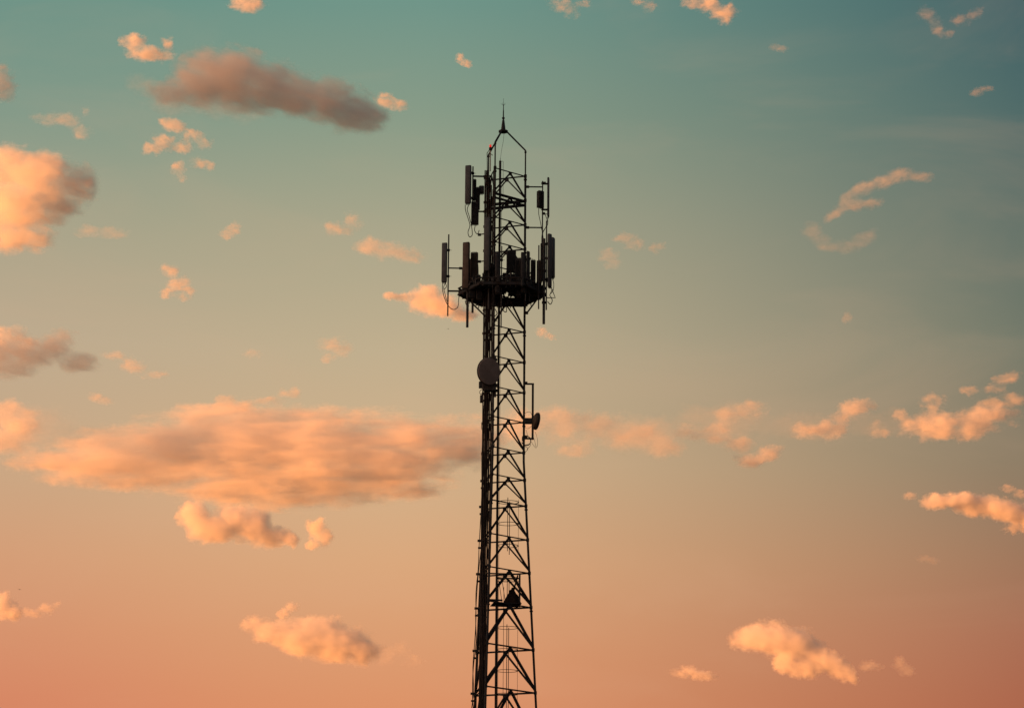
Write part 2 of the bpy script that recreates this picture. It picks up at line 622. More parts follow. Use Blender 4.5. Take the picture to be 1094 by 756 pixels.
# ---- six-sided work platform
pz = P(535, 315, D).z
t = thing('work_platform', 'dark six-sided grated work platform ringing the mast below the antennas', 'platform', (AX, D, pz))
RP = 2.14                                # circumradius of the six-sided frame
RD_ = 1.86                               # radius of the round deck inside it


def ringpt(a, r=RP, z=None):
    r *= math.cos(math.pi / 6) / math.cos(a % (math.pi / 3) - math.pi / 6)
    return Vector((AX + r * math.cos(a), D + r * math.sin(a), pz if z is None else z))


m = MB()
m.tube([ringpt(2 * math.pi * k / 48) for k in range(48)] + [ringpt(0), ringpt(0.02)], 0.06, 8)
m.build('outer_ring', STEEL, t, True)
m = MB()
m.tube([ringpt(2 * math.pi * k / 48, RP, pz + 0.32) for k in range(48)] + [ringpt(0, RP, pz + .32), ringpt(0.02, RP, pz + .32)], 0.045, 8)
m.build('upper_ring', STEEL, t, True)
m = MB()
for k in range(48):
    a0, a1 = 2 * math.pi * k / 48, 2 * math.pi * (k + 1) / 48
    vs = [ringpt(a, r, pz + h) for h in (0.03, 0.13) for a, r in ((a0, RP - .012), (a1, RP - .012), (a1, RP + .012), (a0, RP + .012))]
    m.add(vs, [[3, 2, 1, 0], [4, 5, 6, 7], [0, 1, 5, 4], [2, 3, 7, 6]])
m.build('toe_board', STEEL, t)
rj = random.Random(21)
for k in range(34):                      # clamps, splice boxes and stubs fixed round the two rings
    a = 2 * math.pi * (k + rj.uniform(-.3, .3)) / 34
    m = MB()
    sx = (rj.uniform(.08, .2), rj.uniform(.08, .16), rj.uniform(.1, .42))
    q = ringpt(a, RP + rj.uniform(-.08, .05), pz + rj.uniform(0.02, .42))
    m.box(q, sx, a + rj.uniform(-.3, .3), bev=0.01)
    m.tube([ringpt(a, RP, pz - rj.uniform(.05, .2)), ringpt(a, RP, pz + rj.uniform(.3, .65))], 0.024, 6)
    m.build('ring_clamp', UNIT, t)
# deck: grating bars, an opening left over the climbing side
m = MB()
nb = 46
for k in range(nb):
    y = -RD_ + (k + 0.5) * 2 * RD_ / nb
    h = math.sqrt(max(RD_ * RD_ - y * y, 0))
    segs = [(-h, h)]
    if -0.55 < y < 0.60:
        segs = [(-h, 0.02), (0.62, h)]
    for a, b in segs:
        if b - a > 0.05:
            m.box((AX + (a + b) / 2, D + y, pz + 0.02), (b - a, 0.030, 0.05))
for k in range(-9, 10):
    x = k * 0.2
    h = math.sqrt(RD_ * RD_ - x * x) * 0.99
    m.box((AX + x, D - h / 2 - .3, pz + 0.016), (0.02, h - .6, 0.03))
m.build('deck_grating', STEEL, t)
m = MB()
for k in range(9):
    a = 2 * math.pi * k / 9 + 0.2
    m.angle_bar(ringpt(a, 0.9, pz - 0.07), ringpt(a, RP, pz - 0.07), 0.10, 0.015)
for r in (1.0, 1.5):
    m.tube([ringpt(2 * math.pi * k / 24, r, pz - 0.07) for k in range(25)], 0.04, 6)
m.build('floor_beam', STEEL, t)
for k, (a, x, y, dy) in enumerate(((math.pi * 0.95, 518.5, 339, 0.6), (0.12, 563.5, 334, 0.15), (math.pi * 1.42, 527.0, 345, -0.95))):
    m = MB()
    e = ringpt(a, RP * 0.9, pz - 0.05)
    j = (2, 0, 1)[k]
    b = leg_pt(j, pz - 0.85)
    b += (e - b).xy.to_3d().normalized() * 0.12
    m.tube([e, b], 0.04, 8)
    m.box(b - (e - b).xy.to_3d().normalized() * 0.05, (0.22, 0.14, 0.12))
    m.build('support_strut', STEEL, t, True)
m = MB()
rj = random.Random(5)
for k in range(64):                      # looms of jumper cables tied round the deck
    a0 = rj.uniform(0, 2 * math.pi)
    a1 = a0 + rj.uniform(-.9, .9)
    z0 = pz + rj.uniform(0.05, 0.5)
    pts = [ringpt(a0, rj.uniform(1.0, 1.9), z0 + rj.uniform(0, 1.1)), ringpt(a0 * .7 + a1 * .3, rj.uniform(1.0, 1.9), pz + rj.uniform(0.05, .5)), ringpt(a1, rj.uniform(.9, 1.6), pz + rj.uniform(.05, .35)), ringpt(a1, rj.uniform(.8, 1.2), pz + rj.uniform(.1, .7))]
    m.tube(curve(pts), rj.choice((0.017, 0.022, 0.03)), 6)
m.build('jumper_cable', CABLE, t, True)['kind'] = 'stuff'
for pts in (((497, 321), (498, 325), (501, 327)), ((514, 324), (517, 328), (516, 332), (519, 334)), ((529, 330), (531, 335), (528, 339), (531, 343)), ((537, 327), (538, 332), (541, 333), (541, 328)), ((588, 316), (590, 321), (588, 325), (585, 322)), ((560, 322), (563, 325), (566, 323))):
    m = MB()
    m.tube(curve([P(x, y, D - .6) for x, y in pts]), 0.022, 6)
    m.build('hanging_cable', CABLE, t, True)


# ---------------------------------------------------------------- panel antennas
def panel(label, x, y0, y1, w_px, dy, yaw, depth=0.13, mat=RADOME, pole=None, pole_r=0.036, arms=(), cables=(), tilt=0.0, group='panel antennas on the mast', wide=None):
    """x: middle of the panel, y0..y1 its top and bottom; pole=(x, ytop, ybot, dy)"""
    Y = D + dy
    a, b = P(x, y0, Y), P(x, y1, Y)
    kx = (P(x + 1, y0, Y) - P(x, y0, Y)).x
    base = Vector((b.x, Y, b.z))
    if pole:
        pb = P(pole[0], pole[2], D + pole[3])
        base = pb
    t = thing('panel_antenna', label, 'antenna', base, group)
    c = (a + b) / 2
    h = (a - b).length
    vis = w_px * kx
    cw, sw = abs(math.cos(R(yaw))), abs(math.sin(R(yaw)))
    width = max((vis - depth * sw) / max(cw, 0.12), 0.1) if wide is None else wide
    m = MB()
    m.box(c, (width, depth, h), R(yaw), bev=0.045)
    m.build('radome', mat, t, True)
    m = MB()
    mm = Euler((0, 0, R(yaw))).to_matrix()
    m.box(c - Vector((0, 0, h / 2 + 0.012)), (width * 0.92, depth * 0.85, 0.03), R(yaw), bev=0.03)
    m.box(c + Vector((0, 0, h / 2 + 0.010)), (width * 0.92, depth * 0.85, 0.025), R(yaw), bev=0.03)
    for k in (-.3, -.1, .1, .3):
        m.cone(c + mm @ Vector((k * width, 0, -h / 2 - 0.02)), c + mm @ Vector((k * width, 0, -h / 2 - 0.10)), 0.016, 0.016, 8)
    m.build('end_cap', UNIT, t)
    if pole:
        px, pt, pbm, pdy = pole
        p1, p2 = P(px, pt, D + pdy), P(px, pbm, D + pdy)
        p1.x = p2.x = (p1.x + p2.x) / 2
        m = MB()
        m.tube([p2, p1], pole_r, 10)
        m.build('mounting_pole', GALV, t, True)
        for fz in (0.16, 0.84):
            q = a.lerp(b, fz)
            pp = Vector((p1.x, p1.y, q.z))
            m = MB()
            m.box((q + pp) / 2, (max(abs(q.x - pp.x), 0.06), max(abs(q.y - pp.y), 0.06), 0.05))
            m.box(pp, (0.13, 0.13, 0.09))
            m.cone(pp + Vector((0.05, 0, 0)), pp + Vector((0.16, 0, 0)), 0.008, 0.008, 6)
            m.build('clamp_bracket', STEEL, t)
    for (xa, ya, dya, xb_, yb, dyb, r) in arms:
        m = MB()
        pa, pb = P(xa, ya, D + dya), P(xb_, yb, D + dyb)
        m.tube([pa, pb], r, 8)
        m.box(pa.lerp(pb, 0.12), (0.16, 0.12, 0.10))
        m.build('mounting_arm', STEEL, t, True)
    for pts, cdy, r in cables:
        m = MB()
        m.tube(curve([P(px, py, D + cdy) for px, py in pts]), r, 6)
        m.build('jumper_cable', CABLE, t, True)
    return t


A = -0.5
panel('tall grey upper antenna panel, highest of those left of the mast', 500.2, 177.5, 217, 7.6, A, -18, depth=0.17, wide=0.30,
      pole=(505.0, 178, 240, A + 0.2), arms=((520, 188.6, 0.2, 505, 188.3, A + .2, 0.045), (520, 226, 0.2, 505, 226, A + .2, 0.04)),
      cables=((((497, 219), (497.4, 225), (500, 233), (502, 241), (500, 248), (501.5, 253), (504.5, 251), (504, 243), (503, 240)), A, .020),
              (((501, 218), (499.2, 224), (501, 230), (502.5, 236), (504, 241)), A, .020),
              (((508, 240), (507, 246), (510, 250), (512, 246)), A, .020)))
panel('thin upper antenna panel seen edge-on, highest of those right of the mast', 585.8, 190.5, 231, 2.9, 0.35, 84, depth=0.10, wide=0.26,
      pole=(579.6, 193.5, 262, 0.2), pole_r=0.032,
      arms=((561.5, 199.6, 0.15, 579.5, 199.8, .2, 0.036), (561.5, 243, 0.15, 579.5, 243.2, .2, 0.036), (581, 195.5, .2, 585, 196.5, .3, 0.02), (580, 228, .2, 585, 229, .3, 0.02)),
      cables=((((585, 232), (585, 240), (581, 246), (579, 251), (578.6, 259)), .3, .018), (((582, 228), (584.5, 236), (583, 243), (580, 249), (581, 258)), .25, .018),
              (((575.5, 223), (575.6, 229), (577.5, 238), (578.8, 246)), .2, .018)))
panel('grey antenna panel farthest left, on its own outrigger pole', 474.8, 260, 301, 6.6, -0.2, -15, depth=0.13, wide=0.275,
      pole=(478.9, 250.5, 337.5, -0.1), pole_r=0.036,
      arms=((494, 286.6, 0.1, 479, 286.3, -.1, 0.035), (494, 311, 0.1, 479, 310.8, -.1, 0.045)),
      cables=((((473, 302), (472.8, 309), (474.5, 317), (478.5, 326), (484, 330.5), (489, 328), (490, 320), (490.5, 316)), -0.2, .019),
              (((476, 302), (474, 307), (475.5, 314), (477.5, 322)), -0.2, .017), (((475.5, 302), (477, 306), (474.5, 309)), -.2, .018)))
panel('lower antenna panel tinted reddish brown like warm light, left of the cable run', 498.0, 259.5, 308, 7.4, -0.9, -20, depth=0.18, mat=RADOME_LIT, wide=0.34,
      pole=(499.6, 275, 349.5, -0.7), pole_r=0.066, arms=())
panel('long grey antenna panel fixed in front of the cable run', 520.3, 232.5, 289, 8.4, -1.7, -14, depth=0.16, wide=0.31,
      pole=(522.5, 229, 330, -1.45), pole_r=0.04, arms=((511, 251, -0.9, 521, 249, -1.5, 0.03), (511, 279.5, -0.9, 521, 278.5, -1.5, 0.03)))
panel('dark antenna panel just right of the inner pole above the platform', 536.0 - 4.2, 270, 312, 5.6, -1.75, 20, depth=0.13, wide=0.25, mat=UNIT,
      pole=(535.7, 263, 350, -1.6), pole_r=0.03)
panel('dark flat panel standing before the right mast leg above the platform', 558.6, 270, 311, 4.6, -1.5, 15, depth=0.12, wide=0.2, mat=UNIT,
      pole=(561.5, 273, 322, -1.4), pole_r=0.035)
panel('dark flat panel just right of the right mast leg above the platform', 564.2, 269, 311, 3.4, -1.0, 55, depth=0.10, wide=0.22, mat=UNIT,
      pole=(565.6, 276, 322, -.9), pole_r=0.03)
panel('grey lower antenna panel with a rounded top, second from the right edge', 587.2, 250.5, 306, 3.4, -0.4, 40, depth=0.14, wide=0.22,
      pole=(583.8, 236, 331, -0.2), pole_r=0.034, arms=((576, 280, 0, 584, 280.5, -.2, .035), (573, 307, 0.1, 584, 307.5, -.2, .05)))
panel('grey lower antenna panel farthest right, its foot above a wire triangle', 590.7, 254.5, 296, 3.8, 0.35, 66, depth=0.14, wide=0.28,
      pole=(588.6, 262, 306, 0.3), pole_r=0.034, arms=((583.8, 276, -.2, 588.6, 276, .3, .03), (583.8, 300, -.2, 588.6, 300, .3, .03)),
      cables=((((590, 297), (591.6, 303), (591, 310), (588, 314)), .3, .018), (((589, 297), (587.5, 304), (589.5, 309), (587, 316)), .3, .018)))

t = thing('outrigger_bracket', 'small empty triangular bracket sticking out at the right rim of the platform', 'bracket', P(586, 318, D))
m = MB()
m.tube([P(588.6, 306, D), P(593.2, 318, D), P(584, 318, D)], 0.026, 6)
m.build('rod', STEEL, t, True)

# stand-alone poles of the lower headframe
for x, y0, y1, dy, r, lab in ((580.9, 255, 346, -0.5, 0.066, 'thick mounting pole hanging below the right rim of the platform'),
                              (504.8, 272, 334, -0.3, 0.055, 'short mounting pole ending just below the left rim of the platform'),
                              (575.4, 262, 330, -0.9, 0.032, 'thin short pole left of the thick pole at the right rim')):
    t = thing('mounting_pole', lab, 'pole', P(x, y1, D + dy), 'spare poles on the platform rim')
    a, b = P(x, y0, D + dy), P(x, y1, D + dy)
    a.x = b.x
    m = MB()
    m.tube([b, a], r, 12)
    m.build('tube', GALV, t, True)
    for fz in (0.25, 0.62):
        m = MB()
        q = b.lerp(a, fz)
        m.box(q, (r * 2 + 0.06, r * 2 + 0.06, 0.08))
        m.cone(q + Vector((r, 0, 0)), q + Vector((r + .10, 0, 0)), 0.009, 0.009, 6)
        m.build('clamp', STEEL, t)


# ---------------------------------------------------------------- remote radio units
def radio(label, x0, x1, y0, y1, dy, yaw=0, deep=0.16, mat=UNIT, fins=True):
    Y = D + dy
    a, b = P((x0 + x1) / 2, y0, Y), P((x0 + x1) / 2, y1, Y)
    kx = (P(x0 + 1, y0, Y) - P(x0, y0, Y)).x
    wv = (x1 - x0) * kx
    h = (a - b).length
    cw, sw = abs(math.cos(R(yaw))), abs(math.sin(R(yaw)))
    wd = max((wv - deep * sw) / max(cw, .2), 0.08)
    t = thing('radio_unit', label, 'radio unit', b, 'radio units on the mast')
    c = (a + b) / 2
    mm = Euler((0, 0, R(yaw))).to_matrix()
    m = MB()
    m.box(c, (wd, deep, h), R(yaw), bev=0.02)
    m.build('housing', mat, t, True)
    if fins:
        m = MB()
        for k in range(7):
            m.box(c + mm @ Vector(((k - 3) * wd * 0.13, -deep / 2 - 0.018, 0)), (0.008, 0.036, h * 0.86), R(yaw))
        m.build('cooling_fin', mat, t)['kind'] = 'stuff'
    m = MB()
    for k in (-.25, 0, .25):
        m.cone(c + mm @ Vector((k * wd, 0, -h / 2)), c + mm @ Vector((k * wd, 0, -h / 2 - 0.07)), 0.016, 0.014, 8)
    m.build('connector', STEEL, t)
    m = MB()
    q = c + Vector((0, 0, h / 2))
    m.tube([q + mm @ Vector((-wd * .3, 0, -.01)), q + mm @ Vector((-wd * .3, 0, .045)), q + mm @ Vector((wd * .3, 0, .045)), q + mm @ Vector((wd * .3, 0, -.01))], 0.009, 6)
    m.build('handle', STEEL, t)
    return t


radio('slim dark radio unit behind the highest left antenna panel', 505.2, 509.0, 192, 214, -0.1, 10)
radio('dark radio unit stepped out toward the cable run, upper left', 508.2, 512.8, 200.5, 224, -0.1, -10)
radio('lowest dark radio unit of the upper left cluster, above a cable loop', 503.4, 511.4, 216, 240, -0.3, 0)
radio('square radio unit with a rusty lit left side, upper right', 573.2, 581.4, 204.5, 222, 0.1, 28, deep=0.20)
radio('brownish radio unit behind the reddish brown antenna panel', 502.6, 510.8, 270, 304, -0.5, -8, mat=RADOME_LIT)
radio('small radio unit low between the brown panel and the cable run', 508.6, 513.6, 294, 312, -0.6, 5)
radio('narrow dark unit tucked against the left edge of the cable run', 516.6, 519.6, 284, 304, -1.3, 0)
radio('dark box low at the left platform rim under the brown panel', 493.4, 500, 286, 314, -0.3, 12)
radio('large dark radio unit in the middle of the mast above the platform', 541.0, 551.4, 268, 291, -0.6, 8)
radio('dark radio unit right of the large one in the middle of the mast', 550.4, 557.4, 276, 306, -0.8, -12)
radio('squat dark radio unit below the large one in the middle of the mast', 542.6, 551.6, 293, 310, -1.0, 0)
radio('narrow radio unit just outside the right mast leg', 566.8, 572.4, 278, 303, -0.3, 10)
radio('reddish edged radio unit between the right leg and the thick pole', 573.2, 579.4, 278.5, 302, -0.2, -20, mat=RADOME_LIT)
radio('little dark unit standing on the right end of the platform', 566.4, 574.4, 303, 316, -0.5, 0)
radio('dark unit hanging on the pole below the highest right antenna', 577.2, 583.0, 260, 300, 0.3, 12)

radio('small dark box bracketed close to the cable run, upper left', 511.8, 517.2, 199, 207, 0.0, 0, fins=False)
radio('dark unit low on the platform just right of the cable run', 526.5, 530.6, 284, 312, -1.2, 0)
radio('dark unit low on the platform behind the inner pole', 536.6, 541.4, 292, 313, -0.9, 10)
radio('dark unit low on the platform between mid mast and right leg', 552.0, 557.0, 298, 316, -1.2, 0)
radio('tall dark unit directly behind the left part of the reddish brown panel', 494.4, 498.6, 276, 312, 0.2, 0, fins=False)
radio('dark unit between the reddish brown panel and the brownish radio unit', 499.6, 504.6, 277, 316, 0.4, 0)
radio('wide dark unit low behind the middle of the platform', 543.0, 556.0, 300, 316, 0.9, 0)
radio('dark unit low on the platform just outside the right mast leg', 566.0, 571.4, 299, 316, 0.6, 0)
radio('upright dark unit low beside the thin short pole at the right rim', 573.8, 578.6, 294, 318, 0.7, 0)
radio('dark unit low beside the brownish radio unit on the left', 509.0, 515.4, 306, 320, -1.0, 0)
radio('dark unit low on the platform beside the brownish radio unit', 501.0, 508.0, 301, 318, -0.9, 0)

# ---------------------------------------------------------------- microwave dishes
c = P(522.6, 396.6, D - 1.75)
ax = Vector((0.60, -0.78, -0.16)).normalized()
t = thing('microwave_dish', 'large round flat-faced dish mounted on the cable run, turned toward the viewer', 'dish antenna', c, 'microwave dishes on the mast')
RD = 0.665
m = MB()
m.lathe(c, ax, [(RD * .985, 0.0), (RD * .96, 0.03), (RD * .6, 0.045), (0.01, 0.05)], 48)
m.build('dish_cover', DISH, t, True)
m = MB()
m.lathe(c, ax, [(0.20, -0.30), (RD * .55, -0.27), (RD * .9, -0.17), (RD, -0.10), (RD, -0.003), (RD * .985, -0.001)], 48)
m.build('drum', STEEL, t, True)
m = MB()
hbk = c - ax * 0.38
m.box(hbk, (0.3, 0.3, 0.34), math.atan2(ax.y, ax.x), bev=0.02)
m.tube([hbk, P(524, 396, D - 1.1)], 0.06, 8)
m.tube([hbk - Vector((0, 0, .15)), P(522, 412, D - 1.25)], 0.05, 8)
for y in (384, 411, 417):
    m.box(P(524.5, y, D - 1.1), (0.60, 0.16, 0.11), 0.1)
m.tube([P(529, 380, D - 1.1), P(529, 424, D - 1.1)], 0.05, 10)
m.build('mount', STEEL, t, True)
m = MB()
m.box(P(522.5, 414, D - 1.3), (0.62, 0.2, 0.30), 0.05, bev=0.02)
m.build('outdoor_unit', UNIT, t)

c = P(573.6, 449.8, D + 0.2)
ax = Vector((0.985, 0.10, -0.16)).normalized()
t = thing('microwave_dish', 'small round dish seen from the side on an outrigger pole right of the mast', 'dish antenna', c, 'microwave dishes on the mast')
RS = 0.43
m = MB()
m.lathe(c, ax, [(RS, 0.0), (RS * .97, 0.05), (RS * .8, 0.10), (RS * .45, 0.135), (0.01, 0.145)], 36)
m.build('dish_cover', UNIT, t, True)
m = MB()
m.lathe(c, ax, [(0.14, -0.22), (RS * .7, -0.17), (RS * .97, -0.09), (RS, -0.003)], 36)
m.build('drum', RADOME_LIT, t, True)
m = MB()
px_ = P(569, 440, D + .2)
m.tube([P(569.0, 469.5, D + .2), Vector((P(569.0, 469.5, D + .2).x, D + .2, P(569, 409.5, D + .2).z))], 0.052, 12)
m.build('outrigger_pole', STEEL, t, True)
for y in (410, 468.3):
    m = MB()
    m.box((P(560, y, D + .2) + P(570.6, y, D + .2)) / 2, (0.48, 0.08, 0.07))
    m.box(P(561.8, y - .8, D + .2), (0.16, 0.14, 0.13))
    m.build('outrigger_arm', STEEL, t)
m = MB()
m.box((P(560.5, 449.6, D + .2) + P(571, 449.6, D + .2)) / 2, (0.52, 0.20, 0.27), bev=0.03)
m.build('outdoor_unit', UNIT, t, True)
for pts, r in ((((560, 443), (563, 440), (567, 440.6), (569, 446)), .009), (((560, 456), (564, 457.6), (568, 455)), .009),
               (((558, 471), (558.5, 466), (563, 465.5), (567, 469), (565.5, 474.5), (560, 475.5), (557.5, 472)), .024),
               (((562, 459), (564, 465), (569, 474), (573, 478), (574.4, 471), (572, 461)), .009),
               (((568, 462), (571, 470), (572.5, 477)), .009), (((560, 476), (564, 479), (561, 483)), .012), (((561, 475), (567, 474.5), (563, 480)), .010)):
    m = MB()
    m.tube(curve([P(x, y, D + .1) for x, y in pts]), r, 6)
    m.build('cable_loop', CABLE, t, True)

# ---------------------------------------------------------------- caged ladder inside the lower mast
lx = P(531.2, 640, D - .35).x
t = thing('caged_ladder', 'ladder safety cage of thin hoops and straps inside the lower mast', 'ladder', (xb + .5, D, 0))
zc = P(543, 533, D).z
lc = Vector((xb + 0.52, D + 0.05, 0))
rc = 0.50
hoop_z = [P(543, y, D).z for y in (536, 559, 582.5, 617, 670, 693.5, 716, 741)]
zz = hoop_z[-1]
while zz > 3.2:
    zz -= 1.05
    hoop_z.append(zz)
for hz in hoop_z:
    m = MB()
    m.sweep([lc + Vector((rc * math.cos(a), rc * 0.85 * math.sin(a), hz)) for a in [math.pi * 2 * k / 28 for k in range(29)]], [(-.026, -.008), (.026, -.008), (.026, .008), (-.026, .008)])
    m.build('cage_hoop', STEEL, t)
for a, r in ((R(-92), .019), (R(82), .019), (R(5), .009)):
    m = MB()
    q = lc + Vector((rc * math.cos(a), rc * .85 * math.sin(a), 0))
    for z0, z1 in ((2.5, P(543, 668, D).z), (P(543, 644, D).z, P(543, 619, D).z), (P(543, 590, D).z, zc)):
        m.tube([q + Vector((0, 0, z0)), q + Vector((0, 0, z1))], r, 6)
    m.build('cage_strap', STEEL, t)
m = MB()
for s_ in (0.06, 0.34):
    m.tube([(xb + s_, D + .42, 0.1), (xb + s_, D + .42, P(543, 625, D).z)], 0.012, 6)
k = 0.3
m.build('ladder_stile', STEEL, t)

# rest platform inside the mast
t = thing('rest_platform', 'small railed rest platform inside the lower mast', 'platform', P(540, 646, D))
zf = P(540, 646, D).z
m = MB()
m.box((P(540.5, 646, D).x, D - 0.1, zf), (1.35, 1.0, 0.035), TH)
m.box(((P(530, 646, D).x), D - 0.75, zf + 0.10), (0.62, 0.06, 0.08), TH)
m.build('deck', STEEL, t)
zr_ = P(540, 615.5, D).z
m = MB()
c4 = [(P(526, 0, D).x + .0, D - .75), (P(555.2, 615, D).x, D - .6), (P(555.2, 615, D).x, D + .45), (P(531, 615, D).x, D + .45)]
m.tube([(x, y, zr_) for x, y in c4], 0.038, 6)
m.tube([(x, y, zr_ - 0.16) for x, y in c4[1:]], 0.02, 6)
m.build('top_rail', STEEL, t)
for x, y in c4[1:]:
    m = MB()
    m.tube([(x, y, zf), (x, y, zr_ + .02)], 0.044, 8)
    m.build('rail_post', STEEL, t)
m = MB()
for dx in (0, 3.6):
    m.tube([P(532.6 + dx, 618, D - .3), P(536.6 + dx, 645, D - .3)], 0.016, 6)
m.build('inclined_stay', STEEL, t)

# peaked bundle tied up on the rest platform
bt = P(546.5, 647, D - .15)
t = thing('tied_bundle', 'dark peaked bundle tied to the rail on the small rest platform', 'bundle', bt)
bm = bmesh.new()
prof = [(0.40, 0.0), (0.43, 0.10), (0.36, 0.30), (0.27, 0.48), (0.19, 0.60), (0.10, 0.74), (0.045, 0.90)]
rows = []
for r, h in prof:
    row = []
    for k in range(20):
        a = 2 * math.pi * k / 20
        rr = r * (1 + 0.10 * math.sin(5 * a + 3 * h) + 0.06 * random.uniform(-1, 1))
        row.append(bm.verts.new((rr * math.cos(a) + 0.05 * h / .9, 0.8 * rr * math.sin(a), h)))
    rows.append(row)
for r in range(len(rows) - 1):
    for k in range(20):
        bm.faces.new((rows[r][k], rows[r][(k + 1) % 20], rows[r + 1][(k + 1) % 20], rows[r + 1][k]))
bm.faces.new(rows[0][::-1])
bm.faces.new(rows[-1])
me = bpy.data.meshes.new('sack')
bm.to_mesh(me)
bm.free()
me.materials.append(SACK)
me.shade_smooth()
o = bpy.data.objects.new('sack', me)
COL.objects.link(o)
o.parent = t
m = MB()
m.tube(curve([P(544.3, 634, D - .2), P(544.8, 630.5, D - .2), P(547, 630, D - .2), P(548.3, 632, D - .2), P(547, 633.5, D - .2)]), 0.028, 6)
m.tube(curve([P(549, 630, D - .15), P(550.5, 624, D - .1), P(552.6, 617, D), P(553, 614, D)]), 0.036, 6)
m.build('rope', SACK, t, True)

# small bird-sized silhouettes far off
for x, y, dist, yaw, lab in ((20.8, 629.3, 700, 0.6, 'tiny dark bird flying low at the far left above a bright cloud'), (479.0, 351.2, 800, -0.4, 'tiny dark bird flying just left of the mast below the platform')):
    c = P(x, y, dist)
    o = MB()
    m_ = Euler((0.25, 0, yaw)).to_matrix()
    body = [(0.02, -0.26), (0.06, -0.16), (0.075, 0.0), (0.05, 0.12), (0.045, 0.18), (0.01, 0.25)]
    o.lathe(c, m_ @ Vector((0, 1, 0)), body, 10)
    for s_ in (-1, 1):
        pts = [(0, -.07), (0, .07), (s_ * .24, .12), (s_ * .52, .0), (s_ * .24, -.05)]
        zz = [0.02, .02, .10, .03, .10]
        top = [c + m_ @ Vector((p[0], p[1], h + .008)) for p, h in zip(pts, zz)]
        bot = [c + m_ @ Vector((p[0], p[1], h - .008)) for p, h in zip(pts, zz)]
        o.add(top + bot, [[0, 1, 2, 4], [2, 3, 4], [5, 9, 7, 6], [7, 9, 8]] + [[i, 5 + i, 5 + (i + 1) % 5, (i + 1) % 5] for i in range(5)])
    o.add([c + m_ @ Vector(v) for v in ((-.02, -.2, 0), (.02, -.2, 0), (.07, -.42, 0), (-.07, -.42, 0), (-.02, -.2, .01), (.02, -.2, .01), (.07, -.42, .01), (-.07, -.42, .01))],
          [[0, 1, 2, 3], [7, 6, 5, 4], [0, 4, 5, 1], [1, 5, 6, 2], [2, 6, 7, 3], [3, 7, 4, 0]])
    tag(o.build('bird', FEATHER, None, True), lab, 'bird', 'distant birds')

# ================================================================ clouds
CLOUDS = []


def cloud_material(name, k, lobes, tau, amp, soft, size, tilt, seed, off, thick, warp, stretch):
    m = bpy.data.materials.new(name)
    m.use_nodes = True
    t = m.node_tree
    t.nodes.clear()
    o = t.nodes.new('ShaderNodeOutputMaterial')
    pv = t.nodes.new('ShaderNodeVolumePrincipled')
    pv.inputs['Color'].default_value = (0.985, 0.985, 0.985, 1)
    pv.inputs['Anisotropy'].default_value = 0.1
    t.links.new(pv.outputs[0], o.inputs['Volume'])
    co = t.nodes.new('ShaderNodeTexCoord').outputs['Object']
    wn = t.nodes.new('ShaderNodeTexNoise')          # billows push the outline about
    wn.inputs['Scale'].default_value = 1.0 / (size * 1.5 * k)
    wn.inputs['Detail'].default_value = 4.0
    wn.inputs['Roughness'].default_value = 0.68
    t.links.new(co, wn.inputs['Vector'])
    wv = t.nodes.new('ShaderNodeVectorMath')
    wv.operation = 'SUBTRACT'
    t.links.new(wn.outputs['Color'], wv.inputs[0])
    wv.inputs[1].default_value = (0.5, 0.5, 0.5)
    ws = t.nodes.new('ShaderNodeVectorMath')
    ws.operation = 'MULTIPLY_ADD'
    t.links.new(wv.outputs[0], ws.inputs[0])
    ww = warp * size * k
    ws.inputs[1].default_value = (ww * 1.4 * stretch, ww, ww)
    t.links.new(co, ws.inputs[2])
    f = None
    for (c, r, a) in lobes:
        mp = t.nodes.new('ShaderNodeMapping')
        mp.vector_type = 'TEXTURE'
        mp.inputs['Location'].default_value = c
        mp.inputs['Rotation'].default_value = (0, -a, 0)
        mp.inputs['Scale'].default_value = r
        t.links.new(ws.outputs[0], mp.inputs['Vector'])
        ln = t.nodes.new('ShaderNodeVectorMath')
        ln.operation = 'LENGTH'
        t.links.new(mp.outputs[0], ln.inputs[0])
        s = math_node(t, 'SUBTRACT', 1.0, ln.outputs['Value'])
        f = s if f is None else math_node(t, 'SMOOTH_MAX', f, s, 0.15)
    nm = t.nodes.new('ShaderNodeMapping')
    nm.vector_type = 'TEXTURE'
    nm.inputs['Rotation'].default_value = (0, -tilt, 0)
    nm.inputs['Location'].default_value = (seed * 913.0, seed * 417.0, seed * 271.0)
    nm.inputs['Scale'].default_value = (size * 1.5 * stretch * k, size * 1.2 * k, size * k)
    t.links.new(co, nm.inputs['Vector'])
    no = t.nodes.new('ShaderNodeTexNoise')
    no.inputs['Scale'].default_value = 1.0
    no.inputs['Detail'].default_value = 6.0 if size > 14 else 5.0
    no.inputs['Roughness'].default_value = 0.7
    no.inputs['Distortion'].default_value = 0.35
    t.links.new(nm.outputs[0], no.inputs['Vector'])
    n = math_node(t, 'MULTIPLY', math_node(t, 'SUBTRACT', no.outputs['Fac'], 0.5), amp)
    e = math_node(t, 'ADD', math_node(t, 'MULTIPLY', math_node(t, 'MINIMUM', f, 0.5), 1.8), n)
    e = math_node(t, 'POWER', map_range(t, e, off - 0.22, off + soft), 1.7)
    g_ = map_range(t, f, 0.0, 0.14, 0, 1, 'SMOOTHSTEP')
    dens = math_node(t, 'MULTIPLY', math_node(t, 'MULTIPLY', e, g_), 0.5 * tau / thick)
    t.links.new(dens, pv.inputs['Density'])
    return m


NOISE_SEED = [0]


